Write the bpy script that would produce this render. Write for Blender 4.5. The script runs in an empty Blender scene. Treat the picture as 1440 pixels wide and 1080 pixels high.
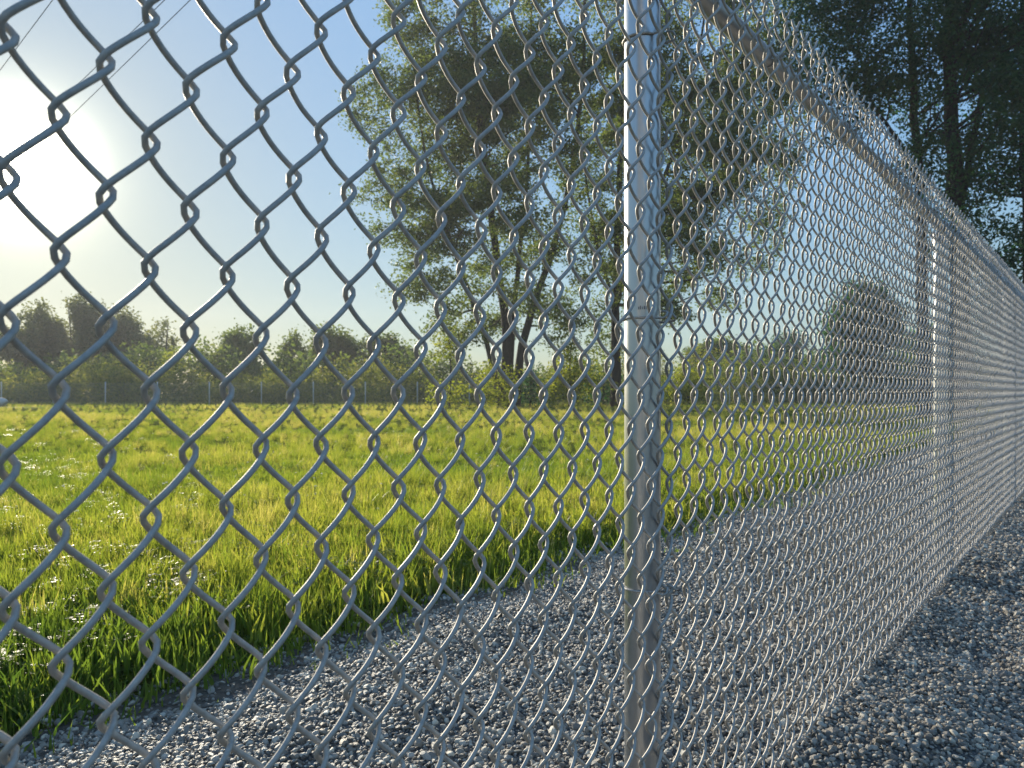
import bpy, math, random
import numpy as np
from mathutils import Vector

rng = np.random.default_rng(11)
random.seed(11)
sc = bpy.context.scene
COL = sc.collection
R = math.radians

# ------------------------------------------------------------------ camera, sky, sun, exposure
H = 0.87                       # eye height above the gravel
F = 1080.0                     # focal length in photograph pixels
HOR = 549.0                    # row of the horizon
cd = bpy.data.cameras.new('camera')
cd.lens = 27.0
cd.sensor_width = 36.0
cd.shift_y = (HOR - 540.0) / 1440.0
cd.clip_start = 0.02
cd.clip_end = 3000
cd.dof.use_dof = True
cd.dof.focus_distance = 1.25
cd.dof.aperture_fstop = 12.0
cam = bpy.data.objects.new('camera', cd)
COL.objects.link(cam)
cam.location = (0, 0, H)
cam.rotation_euler = (R(90), 0, 0)
sc.camera = cam

SUN_AZ = math.atan2(30 - 720, F)                      # from +Y towards +X
SUN_EL = math.atan2(HOR - 232, math.hypot(690, F))
SD = Vector((math.sin(SUN_AZ) * math.cos(SUN_EL), math.cos(SUN_AZ) * math.cos(SUN_EL), math.sin(SUN_EL)))

w = bpy.data.worlds.new('World')
sc.world = w
w.use_nodes = True
nt = w.node_tree
nt.nodes.clear()
sky = nt.nodes.new('ShaderNodeTexSky')
sky.sky_type = 'NISHITA'
sky.sun_disc = False
sky.sun_elevation = SUN_EL
sky.sun_rotation = SUN_AZ
sky.air_density = 1.0
sky.dust_density = 0.3
sky.ozone_density = 2.6
sky.altitude = 100
bg = nt.nodes.new('ShaderNodeBackground')
bg.inputs['Strength'].default_value = 0.060
wo = nt.nodes.new('ShaderNodeOutputWorld')
# the aureole round the sun: two smooth lobes about its direction, added to the sky
tc = nt.nodes.new('ShaderNodeTexCoord')
dot = nt.nodes.new('ShaderNodeVectorMath'); dot.operation = 'DOT_PRODUCT'
nrm = nt.nodes.new('ShaderNodeVectorMath'); nrm.operation = 'NORMALIZE'
nt.links.new(tc.outputs['Generated'], nrm.inputs[0])
nt.links.new(nrm.outputs[0], dot.inputs[0])
dot.inputs[1].default_value = SD
mx = nt.nodes.new('ShaderNodeMath'); mx.operation = 'MAXIMUM'
nt.links.new(dot.outputs['Value'], mx.inputs[0]); mx.inputs[1].default_value = 0
# thin evening haze evens the clear sky out: its luminance range is compressed, its hues stay
bw = nt.nodes.new('ShaderNodeRGBToBW')
nt.links.new(sky.outputs[0], bw.inputs[0])
cmp_ = nt.nodes.new('ShaderNodeMath'); cmp_.operation = 'POWER'
l10 = nt.nodes.new('ShaderNodeMath'); l10.operation = 'MULTIPLY_ADD'
nt.links.new(bw.outputs[0], l10.inputs[0]); l10.inputs[1].default_value = 0.1; l10.inputs[2].default_value = 0.004
nt.links.new(l10.outputs[0], cmp_.inputs[0]); cmp_.inputs[1].default_value = -0.80
gain = nt.nodes.new('ShaderNodeMath'); gain.operation = 'MULTIPLY'
nt.links.new(cmp_.outputs[0], gain.inputs[0]); gain.inputs[1].default_value = 0.615
even = nt.nodes.new('ShaderNodeVectorMath'); even.operation = 'SCALE'
nt.links.new(sky.outputs[0], even.inputs[0]); nt.links.new(gain.outputs[0], even.inputs['Scale'])
hue = nt.nodes.new('ShaderNodeVectorMath'); hue.operation = 'MULTIPLY'
nt.links.new(even.outputs[0], hue.inputs[0]); hue.inputs[1].default_value = (0.89, 1.005, 1.02)
acc = hue
for k, c in ((1500, (260, 245, 205)), (300, (9, 8, 5)), (45, (0.9, 0.75, 0.25))):
    pw = nt.nodes.new('ShaderNodeMath'); pw.operation = 'POWER'
    nt.links.new(mx.outputs[0], pw.inputs[0]); pw.inputs[1].default_value = k
    sclv = nt.nodes.new('ShaderNodeVectorMath'); sclv.operation = 'SCALE'
    sclv.inputs[0].default_value = c
    nt.links.new(pw.outputs[0], sclv.inputs['Scale'])
    ad = nt.nodes.new('ShaderNodeVectorMath'); ad.operation = 'ADD'
    nt.links.new(sclv.outputs[0], ad.inputs[0])
    nt.links.new(acc.outputs[0], ad.inputs[1])
    acc = ad
nt.links.new(acc.outputs[0], bg.inputs['Color'])
nt.links.new(bg.outputs[0], wo.inputs['Surface'])

sl = bpy.data.lights.new('sun', 'SUN')
sl.energy = 4.8
sl.angle = R(0.53)
sl.color = (1.0, 0.89, 0.70)
sun = bpy.data.objects.new('sun', sl)
COL.objects.link(sun)
sun.rotation_euler = (-SD).to_track_quat('-Z', 'Y').to_euler()
sun.location = SD * 60

sc.view_settings.view_transform = 'Standard'
sc.view_settings.look = 'None'
sc.view_settings.gamma = 1
sc.view_settings.use_curve_mapping = False
sc.view_settings.exposure = 0.72
sc.render.engine = 'CYCLES'
sc.cycles.max_bounces = 7
sc.cycles.transparent_max_bounces = 8
sc.cycles.use_denoising = True

# ------------------------------------------------------------------ materials
def new_mat(name):
    m = bpy.data.materials.new(name)
    m.use_nodes = True
    n = m.node_tree.nodes
    n.clear()
    out = n.new('ShaderNodeOutputMaterial')
    return m, m.node_tree, out


def N(t, kind, **kw):
    n = t.nodes.new(kind)
    for k, v in kw.items():
        if k.startswith('i_'):
            n.inputs[k[2:].replace('_', ' ')].default_value = v
        else:
            setattr(n, k, v)
    return n


def ramp(t, fac, stops):
    r = t.nodes.new('ShaderNodeValToRGB')
    e = r.color_ramp.elements
    while len(e) < len(stops):
        e.new(0.5)
    for el, (p, c) in zip(e, stops):
        el.position = p
        el.color = (*c, 1)
    t.links.new(fac, r.inputs[0])
    return r.outputs[0]


def metal(name, dark, light, rough=(0.38, 0.6), scale=60, metallic=0.85, stretch=(1, 1, 1), bump=0.12):
    m, t, out = new_mat(name)
    p = N(t, 'ShaderNodeBsdfPrincipled')
    tc = N(t, 'ShaderNodeTexCoord')
    mp = N(t, 'ShaderNodeMapping')
    mp.inputs['Scale'].default_value = stretch
    t.links.new(tc.outputs['Object'], mp.inputs[0])
    nz = N(t, 'ShaderNodeTexNoise', i_Scale=scale, i_Detail=6.0, i_Roughness=0.65)
    t.links.new(mp.outputs[0], nz.inputs['Vector'])
    t.links.new(ramp(t, nz.outputs['Fac'], [(0.3, dark), (0.7, light)]), p.inputs['Base Color'])
    mr = N(t, 'ShaderNodeMapRange')
    mr.inputs['To Min'].default_value, mr.inputs['To Max'].default_value = rough
    t.links.new(nz.outputs['Fac'], mr.inputs['Value'])
    t.links.new(mr.outputs[0], p.inputs['Roughness'])
    p.inputs['Metallic'].default_value = metallic
    b = N(t, 'ShaderNodeBump', i_Strength=bump, i_Distance=0.002)
    t.links.new(nz.outputs['Fac'], b.inputs['Height'])
    t.links.new(b.outputs[0], p.inputs['Normal'])
    t.links.new(p.outputs[0], out.inputs[0])
    return m


def leafy(name, stops, trans, tfac=0.5, attr=None, rough=0.5, spec=0.25):
    """diffuse + translucent blade or leaf; tint varies by instance (attr) or by position"""
    m, t, out = new_mat(name)
    if attr:
        a = N(t, 'ShaderNodeAttribute', attribute_type='INSTANCER', attribute_name=attr)
        fac = a.outputs['Fac']
    else:
        g = N(t, 'ShaderNodeNewGeometry')
        oi = N(t, 'ShaderNodeTexCoord')
        nz = N(t, 'ShaderNodeTexNoise', i_Scale=0.6, i_Detail=3.0)
        t.links.new(oi.outputs['Object'], nz.inputs['Vector'])
        ri = N(t, 'ShaderNodeMath', operation='MULTIPLY_ADD')
        t.links.new(g.outputs['Random Per Island'], ri.inputs[0])
        ri.inputs[1].default_value = 0.6
        sb = N(t, 'ShaderNodeMath', operation='SUBTRACT')
        t.links.new(nz.outputs['Fac'], sb.inputs[0]); sb.inputs[1].default_value = 0.3
        t.links.new(sb.outputs[0], ri.inputs[2])
        fac = ri.outputs[0]
    col = ramp(t, fac, stops)
    p = N(t, 'ShaderNodeBsdfPrincipled')
    p.inputs['Roughness'].default_value = rough
    p.inputs['Specular IOR Level'].default_value = spec
    t.links.new(col, p.inputs['Base Color'])
    tr = N(t, 'ShaderNodeBsdfTranslucent')
    mul = N(t, 'ShaderNodeMix', data_type='RGBA', blend_type='MULTIPLY')
    mul.inputs['Factor'].default_value = 1
    t.links.new(col, mul.inputs['A'])
    mul.inputs['B'].default_value = (*trans, 1)
    t.links.new(mul.outputs['Result'], tr.inputs['Color'])
    ms = N(t, 'ShaderNodeMixShader')
    ms.inputs[0].default_value = tfac
    t.links.new(p.outputs[0], ms.inputs[1])
    t.links.new(tr.outputs[0], ms.inputs[2])
    t.links.new(ms.outputs[0], out.inputs[0])
    return m


def rough_mat(name, stops, scale=20, detail=6, rough=0.9, bump=0.4, dist=0.01, stretch=(1, 1, 1), attr=None):
    m, t, out = new_mat(name)
    p = N(t, 'ShaderNodeBsdfPrincipled')
    tc = N(t, 'ShaderNodeTexCoord')
    mp = N(t, 'ShaderNodeMapping')
    mp.inputs['Scale'].default_value = stretch
    t.links.new(tc.outputs['Object'], mp.inputs[0])
    nz = N(t, 'ShaderNodeTexNoise', i_Scale=scale, i_Detail=float(detail), i_Roughness=0.6)
    t.links.new(mp.outputs[0], nz.inputs['Vector'])
    fac = nz.outputs['Fac']
    if attr:
        a = N(t, 'ShaderNodeAttribute', attribute_type='INSTANCER', attribute_name=attr)
        mm = N(t, 'ShaderNodeMath', operation='MULTIPLY_ADD')
        t.links.new(nz.outputs['Fac'], mm.inputs[0]); mm.inputs[1].default_value = 0.25
        t.links.new(a.outputs['Fac'], mm.inputs[2])
        fac = mm.outputs[0]
    t.links.new(ramp(t, fac, stops), p.inputs['Base Color'])
    p.inputs['Roughness'].default_value = rough
    b = N(t, 'ShaderNodeBump', i_Strength=bump, i_Distance=dist)
    t.links.new(nz.outputs['Fac'], b.inputs['Height'])
    t.links.new(b.outputs[0], p.inputs['Normal'])
    t.links.new(p.outputs[0], out.inputs[0])
    return m


M_WIRE = metal('galvanised_wire', (0.31, 0.292, 0.265), (0.48, 0.452, 0.412), (0.50, 0.66), 140, 0.35)
M_POST = metal('galvanised_pipe', (0.49, 0.50, 0.51), (0.54, 0.55, 0.56), (0.30, 0.35), 14, 0.92, (8, 8, 0.15), 0.0)
M_RAIL = metal('galvanised_rail', (0.30, 0.30, 0.305), (0.46, 0.46, 0.46), (0.40, 0.54), 9, 0.9, (0.5, 6, 6), 0.05)
M_FITTING = metal('cast_fitting', (0.25, 0.25, 0.26), (0.4, 0.4, 0.41), (0.45, 0.6), 60, 0.8)
M_INK = rough_mat('faded_ink', [(0.3, (0.12, 0.125, 0.14)), (0.75, (0.26, 0.27, 0.29))], 300, 3, 0.7, 0.0)
M_STONE = rough_mat('crushed_stone', [(0.05, (0.045, 0.041, 0.037)), (0.22, (0.13, 0.105, 0.078)), (0.32, (0.17, 0.158, 0.14)), (0.44, (0.26, 0.215, 0.16)), (0.54, (0.25, 0.23, 0.195)), (0.7, (0.39, 0.355, 0.295)), (0.97, (0.64, 0.57, 0.44))], 60, 5, 0.47, 0.5, 0.003, attr='tint')
M_BED = rough_mat('gravel_fines', [(0.25, (0.03, 0.03, 0.03)), (0.5, (0.08, 0.078, 0.075)), (0.72, (0.22, 0.21, 0.19))], 55, 8, 0.95, 0.9, 0.02)
M_DIRT = rough_mat('bare_dirt', [(0.3, (0.045, 0.034, 0.024)), (0.7, (0.13, 0.10, 0.072))], 24, 9, 1.0, 0.8, 0.02)
M_FIELD = rough_mat('meadow_soil', [(0.3, (0.05, 0.06, 0.015)), (0.55, (0.10, 0.115, 0.025)), (0.75, (0.15, 0.15, 0.04))], 1.7, 10, 1.0, 0.3, 0.03)
M_FIELD.node_tree.nodes['Principled BSDF'].inputs['Specular IOR Level'].default_value = 0.0
M_PATH = rough_mat('pale_track', [(0.3, (0.30, 0.28, 0.22)), (0.7, (0.45, 0.42, 0.34))], 3, 8, 0.95, 0.5, 0.02)
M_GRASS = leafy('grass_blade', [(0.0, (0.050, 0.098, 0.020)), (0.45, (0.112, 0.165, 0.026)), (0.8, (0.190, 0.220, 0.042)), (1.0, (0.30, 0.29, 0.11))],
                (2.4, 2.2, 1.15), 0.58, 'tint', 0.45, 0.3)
M_PETAL = leafy('clover_petal', [(0.0, (0.75, 0.75, 0.66)), (1.0, (0.8, 0.78, 0.7))], (1, 1, 0.9), 0.35, 'tint')
M_LEAF = leafy('leaf_green', [(0.1, (0.042, 0.070, 0.024)), (0.5, (0.075, 0.105, 0.034)), (0.9, (0.125, 0.145, 0.045))], (2.3, 2.3, 1.1), 0.52)
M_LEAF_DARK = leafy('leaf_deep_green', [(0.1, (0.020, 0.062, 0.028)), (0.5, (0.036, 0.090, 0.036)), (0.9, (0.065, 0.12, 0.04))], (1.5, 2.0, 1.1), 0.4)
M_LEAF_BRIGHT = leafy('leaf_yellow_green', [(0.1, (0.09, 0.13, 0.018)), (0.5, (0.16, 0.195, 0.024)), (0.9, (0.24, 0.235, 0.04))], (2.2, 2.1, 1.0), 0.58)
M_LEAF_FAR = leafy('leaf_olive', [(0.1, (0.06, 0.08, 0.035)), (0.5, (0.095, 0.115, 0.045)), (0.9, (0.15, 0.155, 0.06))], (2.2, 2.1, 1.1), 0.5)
M_WEED = leafy('weed_leaf', [(0.1, (0.055, 0.075, 0.022)), (0.45, (0.10, 0.125, 0.03)), (0.75, (0.19, 0.19, 0.045)), (0.95, (0.26, 0.22, 0.09))], (2.0, 1.95, 1.0), 0.5)
M_BARK = rough_mat('bark', [(0.3, (0.016, 0.013, 0.011)), (0.7, (0.050, 0.040, 0.033))], 7, 8, 0.95, 0.9, 0.05, (3, 3, 0.6))
M_CABLE = rough_mat('cable', [(0.3, (0.03, 0.03, 0.035)), (0.7, (0.05, 0.05, 0.055))], 10, 2, 0.6, 0)
M_ROCK = rough_mat('pale_rock', [(0.3, (0.4, 0.39, 0.36)), (0.7, (0.6, 0.58, 0.54))], 5, 8, 0.9, 0.6, 0.04)

# ------------------------------------------------------------------ mesh helpers
def mesh_from(name, V, Fc, mats, smooth=True, mat_idx=None):
    """V (n,3); Fc array (m,3|4) or list of such arrays"""
    me = bpy.data.meshes.new(name)
    V = np.asarray(V, dtype=np.float32)
    fl = Fc if isinstance(Fc, list) else [Fc]
    fl = [np.asarray(f, dtype=np.int32) for f in fl if len(f)]
    loops = np.concatenate([f.ravel() for f in fl])
    totals = np.concatenate([np.full(len(f), f.shape[1], dtype=np.int32) for f in fl])
    starts = np.concatenate([[0], np.cumsum(totals)[:-1]]).astype(np.int32)
    me.vertices.add(len(V)); me.vertices.foreach_set('co', V.ravel())
    me.loops.add(len(loops)); me.loops.foreach_set('vertex_index', loops)
    me.polygons.add(len(totals))
    me.polygons.foreach_set('loop_start', starts)
    me.polygons.foreach_set('loop_total', totals)
    me.polygons.foreach_set('use_smooth', np.full(len(totals), smooth, dtype=bool))
    for m in (mats if isinstance(mats, (list, tuple)) else [mats]):
        me.materials.append(m)
    if mat_idx is not None:
        me.polygons.foreach_set('material_index', np.asarray(mat_idx, dtype=np.int32))
    me.update(calc_edges=True)
    return me


def tag(o, label=None, cat=None, group=None, kind=None):
    if label: o['label'] = label
    if cat: o['category'] = cat
    if group: o['group'] = group
    if kind: o['kind'] = kind
    return o


def link(name, me, parent=None, loc=(0, 0, 0), rot=(0, 0, 0)):
    o = bpy.data.objects.new(name, me)
    COL.objects.link(o)
    o.location = loc
    o.rotation_euler = rot
    if parent: o.parent = parent
    return o


def empty(name, loc=(0, 0, 0), rot=(0, 0, 0)):
    o = bpy.data.objects.new(name, None)
    o.empty_display_size = 0.2
    COL.objects.link(o)
    o.location = loc
    o.rotation_euler = rot
    return o


def tube(P, rad, sides=8, cap=True, closed=False):
    """ring sweep along the polyline P with radius rad (scalar or per point)"""
    P = np.asarray(P, float)
    n = len(P)
    rad = np.full(n, rad) if np.isscalar(rad) else np.asarray(rad, float)
    if closed:
        T = np.roll(P, -1, 0) - np.roll(P, 1, 0)
    else:
        T = np.gradient(P, axis=0)
    T /= np.linalg.norm(T, axis=1)[:, None] + 1e-12
    ref = np.array([0.0, 0.0, 1.0]) if abs(T[0, 2]) < 0.9 else np.array([1.0, 0.0, 0.0])
    u = np.cross(T[0], ref); u /= np.linalg.norm(u)
    V = np.zeros((n, sides, 3))
    a = np.arange(sides) * 2 * math.pi / sides
    for i in range(n):
        u = u - T[i] * np.dot(u, T[i]); u /= np.linalg.norm(u) + 1e-12
        v = np.cross(T[i], u)
        V[i] = P[i] + rad[i] * (np.cos(a)[:, None] * u + np.sin(a)[:, None] * v)
    V = V.reshape(-1, 3)
    i = np.arange(n if closed else n - 1)[:, None]
    j = np.arange(sides)[None, :]
    a0 = i * sides + j; a1 = i * sides + (j + 1) % sides
    b0 = ((i + 1) % n) * sides + j; b1 = ((i + 1) % n) * sides + (j + 1) % sides
    Q = np.stack([a0, a1, b1, b0], -1).reshape(-1, 4)
    Tn = []
    if cap and not closed:
        V = np.vstack([V, P[:1], P[-1:]])
        c0, c1 = n * sides, n * sides + 1
        for k in range(sides):
            Tn.append((c0, (k + 1) % sides, k))
            Tn.append((c1, (n - 1) * sides + k, (n - 1) * sides + (k + 1) % sides))
    return V, Q, np.array(Tn, dtype=np.int32).reshape(-1, 3)


class MB:
    def __init__(self): self.V, self.Q, self.T, self.n = [], [], [], 0
    def add(self, V, Q=None, T=None):
        if Q is not None and len(Q): self.Q.append(np.asarray(Q) + self.n)
        if T is not None and len(T): self.T.append(np.asarray(T) + self.n)
        self.V.append(np.asarray(V, float)); self.n += len(V)
        return self
    def tube(self, P, r, sides=8, **k): return self.add(*tube(P, r, sides, **k))
    def box(self, lo, hi):
        x0, y0, z0 = lo; x1, y1, z1 = hi
        V = [(x0,y0,z0),(x1,y0,z0),(x1,y1,z0),(x0,y1,z0),(x0,y0,z1),(x1,y0,z1),(x1,y1,z1),(x0,y1,z1)]
        return self.add(V, [(0,3,2,1),(4,5,6,7),(0,1,5,4),(1,2,6,5),(2,3,7,6),(3,0,4,7)])
    def mesh(self, name, mats, smooth=True):
        fs = []
        if self.Q: fs.append(np.concatenate(self.Q))
        if self.T: fs.append(np.concatenate(self.T))
        return mesh_from(name, np.concatenate(self.V), fs, mats, smooth)


def hash2(ix, iy, seed):
    h = (ix.astype(np.int64) * 374761393 + iy.astype(np.int64) * 668265263 + seed * 982451653) & 0xffffffff
    h = ((h ^ (h >> 13)) * 1274126177) & 0xffffffff
    return ((h ^ (h >> 16)) & 0xffff) / 65535.0


def vnoise(x, y, seed=0):
    ix, iy = np.floor(x), np.floor(y)
    fx, fy = x - ix, y - iy
    fx = fx * fx * (3 - 2 * fx); fy = fy * fy * (3 - 2 * fy)
    ix = ix.astype(np.int64); iy = iy.astype(np.int64)
    a = hash2(ix, iy, seed); b = hash2(ix + 1, iy, seed); c = hash2(ix, iy + 1, seed); d = hash2(ix + 1, iy + 1, seed)
    return (a * (1 - fx) + b * fx) * (1 - fy) + (c * (1 - fx) + d * fx) * fy - 0.5


def at(px, py, Y):
    return np.array([(px - 720) / F * Y, Y, H + (HOR - py) / F * Y])

# ------------------------------------------------------------------ fence frame: s along the fence, q across it (positive = field side)
V_ = 0.0955                                   # height of a diamond
Z0 = V_ * F / 193.0
CN = 0.0942832
TH = math.atan((1566.55 - 720) / F)
PITCH = CN * Z0 / math.cos(TH)                # width of a diamond
D_ = np.array([math.sin(TH), math.cos(TH)])   # along
Q_ = np.array([-math.cos(TH), math.sin(TH)])  # across
P0 = np.array([(85.68 - 720) / F * Z0, Z0])   # knot column 0


def sq(s, q):
    return P0[0] + s * D_[0] + q * Q_[0], P0[1] + s * D_[1] + q * Q_[1]


def to_sq(x, y):
    dx, dy = x - P0[0], y - P0[1]
    return dx * D_[0] + dy * D_[1], dx * Q_[0] + dy * Q_[1]


FENCE_ROT = math.atan2(D_[1], D_[0])          # local x = along, local y = across (field side)
EDGE = 1.66                                   # where the grass starts


def edge_q(s):
    return EDGE + 0.16 * vnoise(s * 0.9, s * 0 + 3.3, 5) + 0.10 * vnoise(s * 3.1, s * 0 + 8.3, 6)


def relief(s, q):
    near = np.clip((-q + 0.25) / 0.5, 0, 1)
    a = 0.105 * vnoise(s * 1.7 + 5, q * 2.1, 21) + 0.06 * vnoise(s * 4.1, q * 4.6, 22)
    far = 0.03 * vnoise(s * 1.3, q * 1.9, 23) + 0.022 * vnoise(s * 4.3, q * 4.3, 24)
    fine = 0.012 * vnoise(s * 11, q * 11, 25)
    ledge = -0.03 * np.clip((q - 1.1) / 0.6, 0, 1)
    return 0.03 + far + fine + ledge + near * (a - 0.02)

# ------------------------------------------------------------------ ground
def big_ground():
    rings = [0, 1.2, 2.5, 4, 6, 9, 13, 18, 25, 34, 45, 60, 80, 110, 160, 260]
    seg = 72
    V = [(0, 0, 0)]; T = []; Qd = []
    for r in rings[1:]:
        for k in range(seg):
            a = 2 * math.pi * k / seg
            x, y = r * math.cos(a), 10 + r * math.sin(a)
            V.append((x, y, -0.12))
    V[0] = (0, 10, -0.12)
    for k in range(seg): T.append((0, 1 + k, 1 + (k + 1) % seg))
    for i in range(len(rings) - 2):
        for k in range(seg):
            a = 1 + i * seg
            Qd.append((a + k, a + seg + k, a + seg + (k + 1) % seg, a + (k + 1) % seg))
    o = link('ground', mesh_from('ground', V, [np.array(T), np.array(Qd)], M_FIELD))
    tag(o, 'open ground under and around the field', kind='structure')
big_ground()
FZ = 0.05                                     # the field lies a little above the gravel


def field():
    S = np.array([-240, -120, -60, -30, -15, -8, *np.arange(-4, 16, 0.25), 20, 30, 50, 90, 160, 240])
    Qv = np.array([1.45, 1.6, 1.7, 1.8, 1.9, 2.0, 2.2, 2.6, 3.2, 4, 5, 7, 10, 15, 22, 32, 45, 60, 90, 140, 220])
    SS, QQ = np.meshgrid(S, Qv, indexing='ij')
    t = np.clip((QQ - 1.5) / 0.4, 0, 1)
    Z = -0.08 + (FZ + 0.08) * t * t * (3 - 2 * t)
    X, Y = sq(SS, QQ)
    n, m = SS.shape
    i = np.arange(n - 1)[:, None]; j = np.arange(m - 1)[None, :]
    Qd = np.stack([i * m + j, (i + 1) * m + j, (i + 1) * m + j + 1, i * m + j + 1], -1).reshape(-1, 4)
    o = link('field', mesh_from('field', np.stack([X, Y, Z], -1).reshape(-1, 3), Qd, M_FIELD))
    tag(o, 'flat field of yellow green grass reaching to the far hedge', kind='structure')
field()


def gravel_bed():
    def grow(a, b, step, lo, hi):
        xs = list(np.arange(a, b, step)); d = step; x = xs[0]
        left = []
        while x > lo: d *= 1.35; x -= d; left.append(x)
        d = step; x = xs[-1]; right = []
        while x < hi: d *= 1.35; x = min(x + d, hi); right.append(x)
        return np.array(left[::-1] + xs + right)
    S = grow(-1.5, 8, 0.045, -25, 90)
    qn = np.concatenate([grow(-3.6, 1.60, 0.045, -30, 1.60)])
    qn = qn[qn < 1.6]
    qn = np.concatenate([qn, [1.60, 1.66, 1.72, 1.80]])
    SS, QQ = np.meshgrid(S, qn, indexing='ij')
    Z = relief(SS, QQ)
    over = np.clip((QQ - 1.58) / 0.2, 0, 1)
    Z = Z * (1 - over) - 0.06 * over
    Z = np.where(np.abs(SS - 3) > 20, 0.0, Z)
    X, Y = sq(SS, QQ)
    V = np.stack([X, Y, Z], -1).reshape(-1, 3)
    n, m = SS.shape
    i = np.arange(n - 1)[:, None]; j = np.arange(m - 1)[None, :]
    Qd = np.stack([i * m + j, (i + 1) * m + j, (i + 1) * m + j + 1, i * m + j + 1], -1).reshape(-1, 4)
    o = link('gravel_bed', mesh_from('gravel_bed', V, Qd, [M_BED, M_DIRT], True, (QQ[:-1, :-1].ravel() > 1.38).astype(int)))
    tag(o, 'grey gravel strip along the fence on both sides', kind='structure')
gravel_bed()

# pale track at the far left edge of the field
mb = MB()
xs = np.linspace(-42, -19.5, 30)
wv = 0.45 * np.clip((-19.5 - xs) / 6, 0.05, 1)
y0 = 33.2 + 0.1 * np.sin(xs)
Vt = np.concatenate([np.stack([xs, y0 - wv, 0 * xs + 0.14], -1), np.stack([xs, y0 + wv, 0 * xs + 0.14], -1)])
k = np.arange(29)
mb.add(Vt, np.stack([k, k + 1, k + 31, k + 30], -1))
tag(link('track', mb.mesh('track', M_PATH)), 'pale narrow track at the left edge of the field', kind='structure')

# ------------------------------------------------------------------ scatter (grass, gravel): prototypes and points live in one mesh
def scatter(name, protos, mats, pts, rot, scl, pick, tint, smooth):
    """protos: list of (V, T, material index); an object of kind stuff that instances them on its own points"""
    V, T, mi, pr = [], [], [], []
    n = 0
    for k, (pv, pt, m) in enumerate(protos):
        V.append(pv); T.append(np.asarray(pt) + n); mi += [m] * len(pt) if np.isscalar(m) else list(m)
        pr += [k] * len(pv); n += len(pv)
    V.append(pts); pr += [-1] * len(pts)
    me = mesh_from(name, np.concatenate(V), np.concatenate(T), mats, smooth, mi)
    z = np.zeros((n, 3), np.float32)
    def att(nm, typ, data, key):
        a = me.attributes.new(nm, typ, 'POINT')
        a.data.foreach_set(key, np.ascontiguousarray(data).ravel())
    att('proto', 'INT', np.array(pr, np.int32), 'value')
    att('rot', 'FLOAT_VECTOR', np.concatenate([z, rot]).astype(np.float32), 'vector')
    att('scl', 'FLOAT_VECTOR', np.concatenate([z, scl]).astype(np.float32), 'vector')
    att('pick', 'INT', np.concatenate([np.zeros(n), pick]).astype(np.int32), 'value')
    att('tint', 'FLOAT', np.concatenate([np.zeros(n), tint]).astype(np.float32), 'value')
    o = link(name, me)
    g = bpy.data.node_groups.new(name + '_scatter', 'GeometryNodeTree')
    g.interface.new_socket('Geometry', in_out='INPUT', socket_type='NodeSocketGeometry')
    g.interface.new_socket('Geometry', in_out='OUTPUT', socket_type='NodeSocketGeometry')
    gi = g.nodes.new('NodeGroupInput'); go = g.nodes.new('NodeGroupOutput')
    def named(nm, typ):
        a = g.nodes.new('GeometryNodeInputNamedAttribute'); a.data_type = typ
        a.inputs['Name'].default_value = nm
        return a.outputs['Attribute']
    pa = named('proto', 'INT')
    def sep(k):
        c = g.nodes.new('FunctionNodeCompare'); c.data_type = 'INT'; c.operation = 'EQUAL'
        g.links.new(pa, c.inputs[2]); c.inputs[3].default_value = k
        s = g.nodes.new('GeometryNodeSeparateGeometry')
        g.links.new(gi.outputs[0], s.inputs['Geometry']); g.links.new(c.outputs[0], s.inputs['Selection'])
        return s.outputs['Selection']
    join = g.nodes.new('GeometryNodeJoinGeometry')
    for k in range(len(protos)):
        ti = g.nodes.new('GeometryNodeGeometryToInstance')
        g.links.new(sep(k), ti.inputs[0]); g.links.new(ti.outputs[0], join.inputs[0])
    iop = g.nodes.new('GeometryNodeInstanceOnPoints')
    g.links.new(sep(-1), iop.inputs['Points'])
    g.links.new(join.outputs[0], iop.inputs['Instance'])
    iop.inputs['Pick Instance'].default_value = True
    g.links.new(named('pick', 'INT'), iop.inputs['Instance Index'])
    g.links.new(named('rot', 'FLOAT_VECTOR'), iop.inputs['Rotation'])
    g.links.new(named('scl', 'FLOAT_VECTOR'), iop.inputs['Scale'])
    g.links.new(iop.outputs[0], go.inputs[0])
    md = o.modifiers.new('scatter', 'NODES'); md.node_group = g
    return tag(o, kind='stuff')


def icosphere(sub):
    t = (1 + 5 ** 0.5) / 2
    V = [(-1,t,0),(1,t,0),(-1,-t,0),(1,-t,0),(0,-1,t),(0,1,t),(0,-1,-t),(0,1,-t),(t,0,-1),(t,0,1),(-t,0,-1),(-t,0,1)]
    Fc = [(0,11,5),(0,5,1),(0,1,7),(0,7,10),(0,10,11),(1,5,9),(5,11,4),(11,10,2),(10,7,6),(7,1,8),(3,9,4),(3,4,2),(3,2,6),(3,6,8),(3,8,9),(4,9,5),(2,4,11),(6,2,10),(8,6,7),(9,8,1)]
    V = [np.array(v) / np.linalg.norm(v) for v in V]
    for _ in range(sub):
        mid = {}; nf = []
        def m(a, b):
            k = (min(a, b), max(a, b))
            if k not in mid:
                v = V[a] + V[b]; V.append(v / np.linalg.norm(v)); mid[k] = len(V) - 1
            return mid[k]
        for a, b, c in Fc:
            x, y, z = m(a, b), m(b, c), m(c, a)
            nf += [(a, x, z), (b, y, x), (c, z, y), (x, y, z)]
        Fc = nf
    return np.array(V), np.array(Fc)

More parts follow.
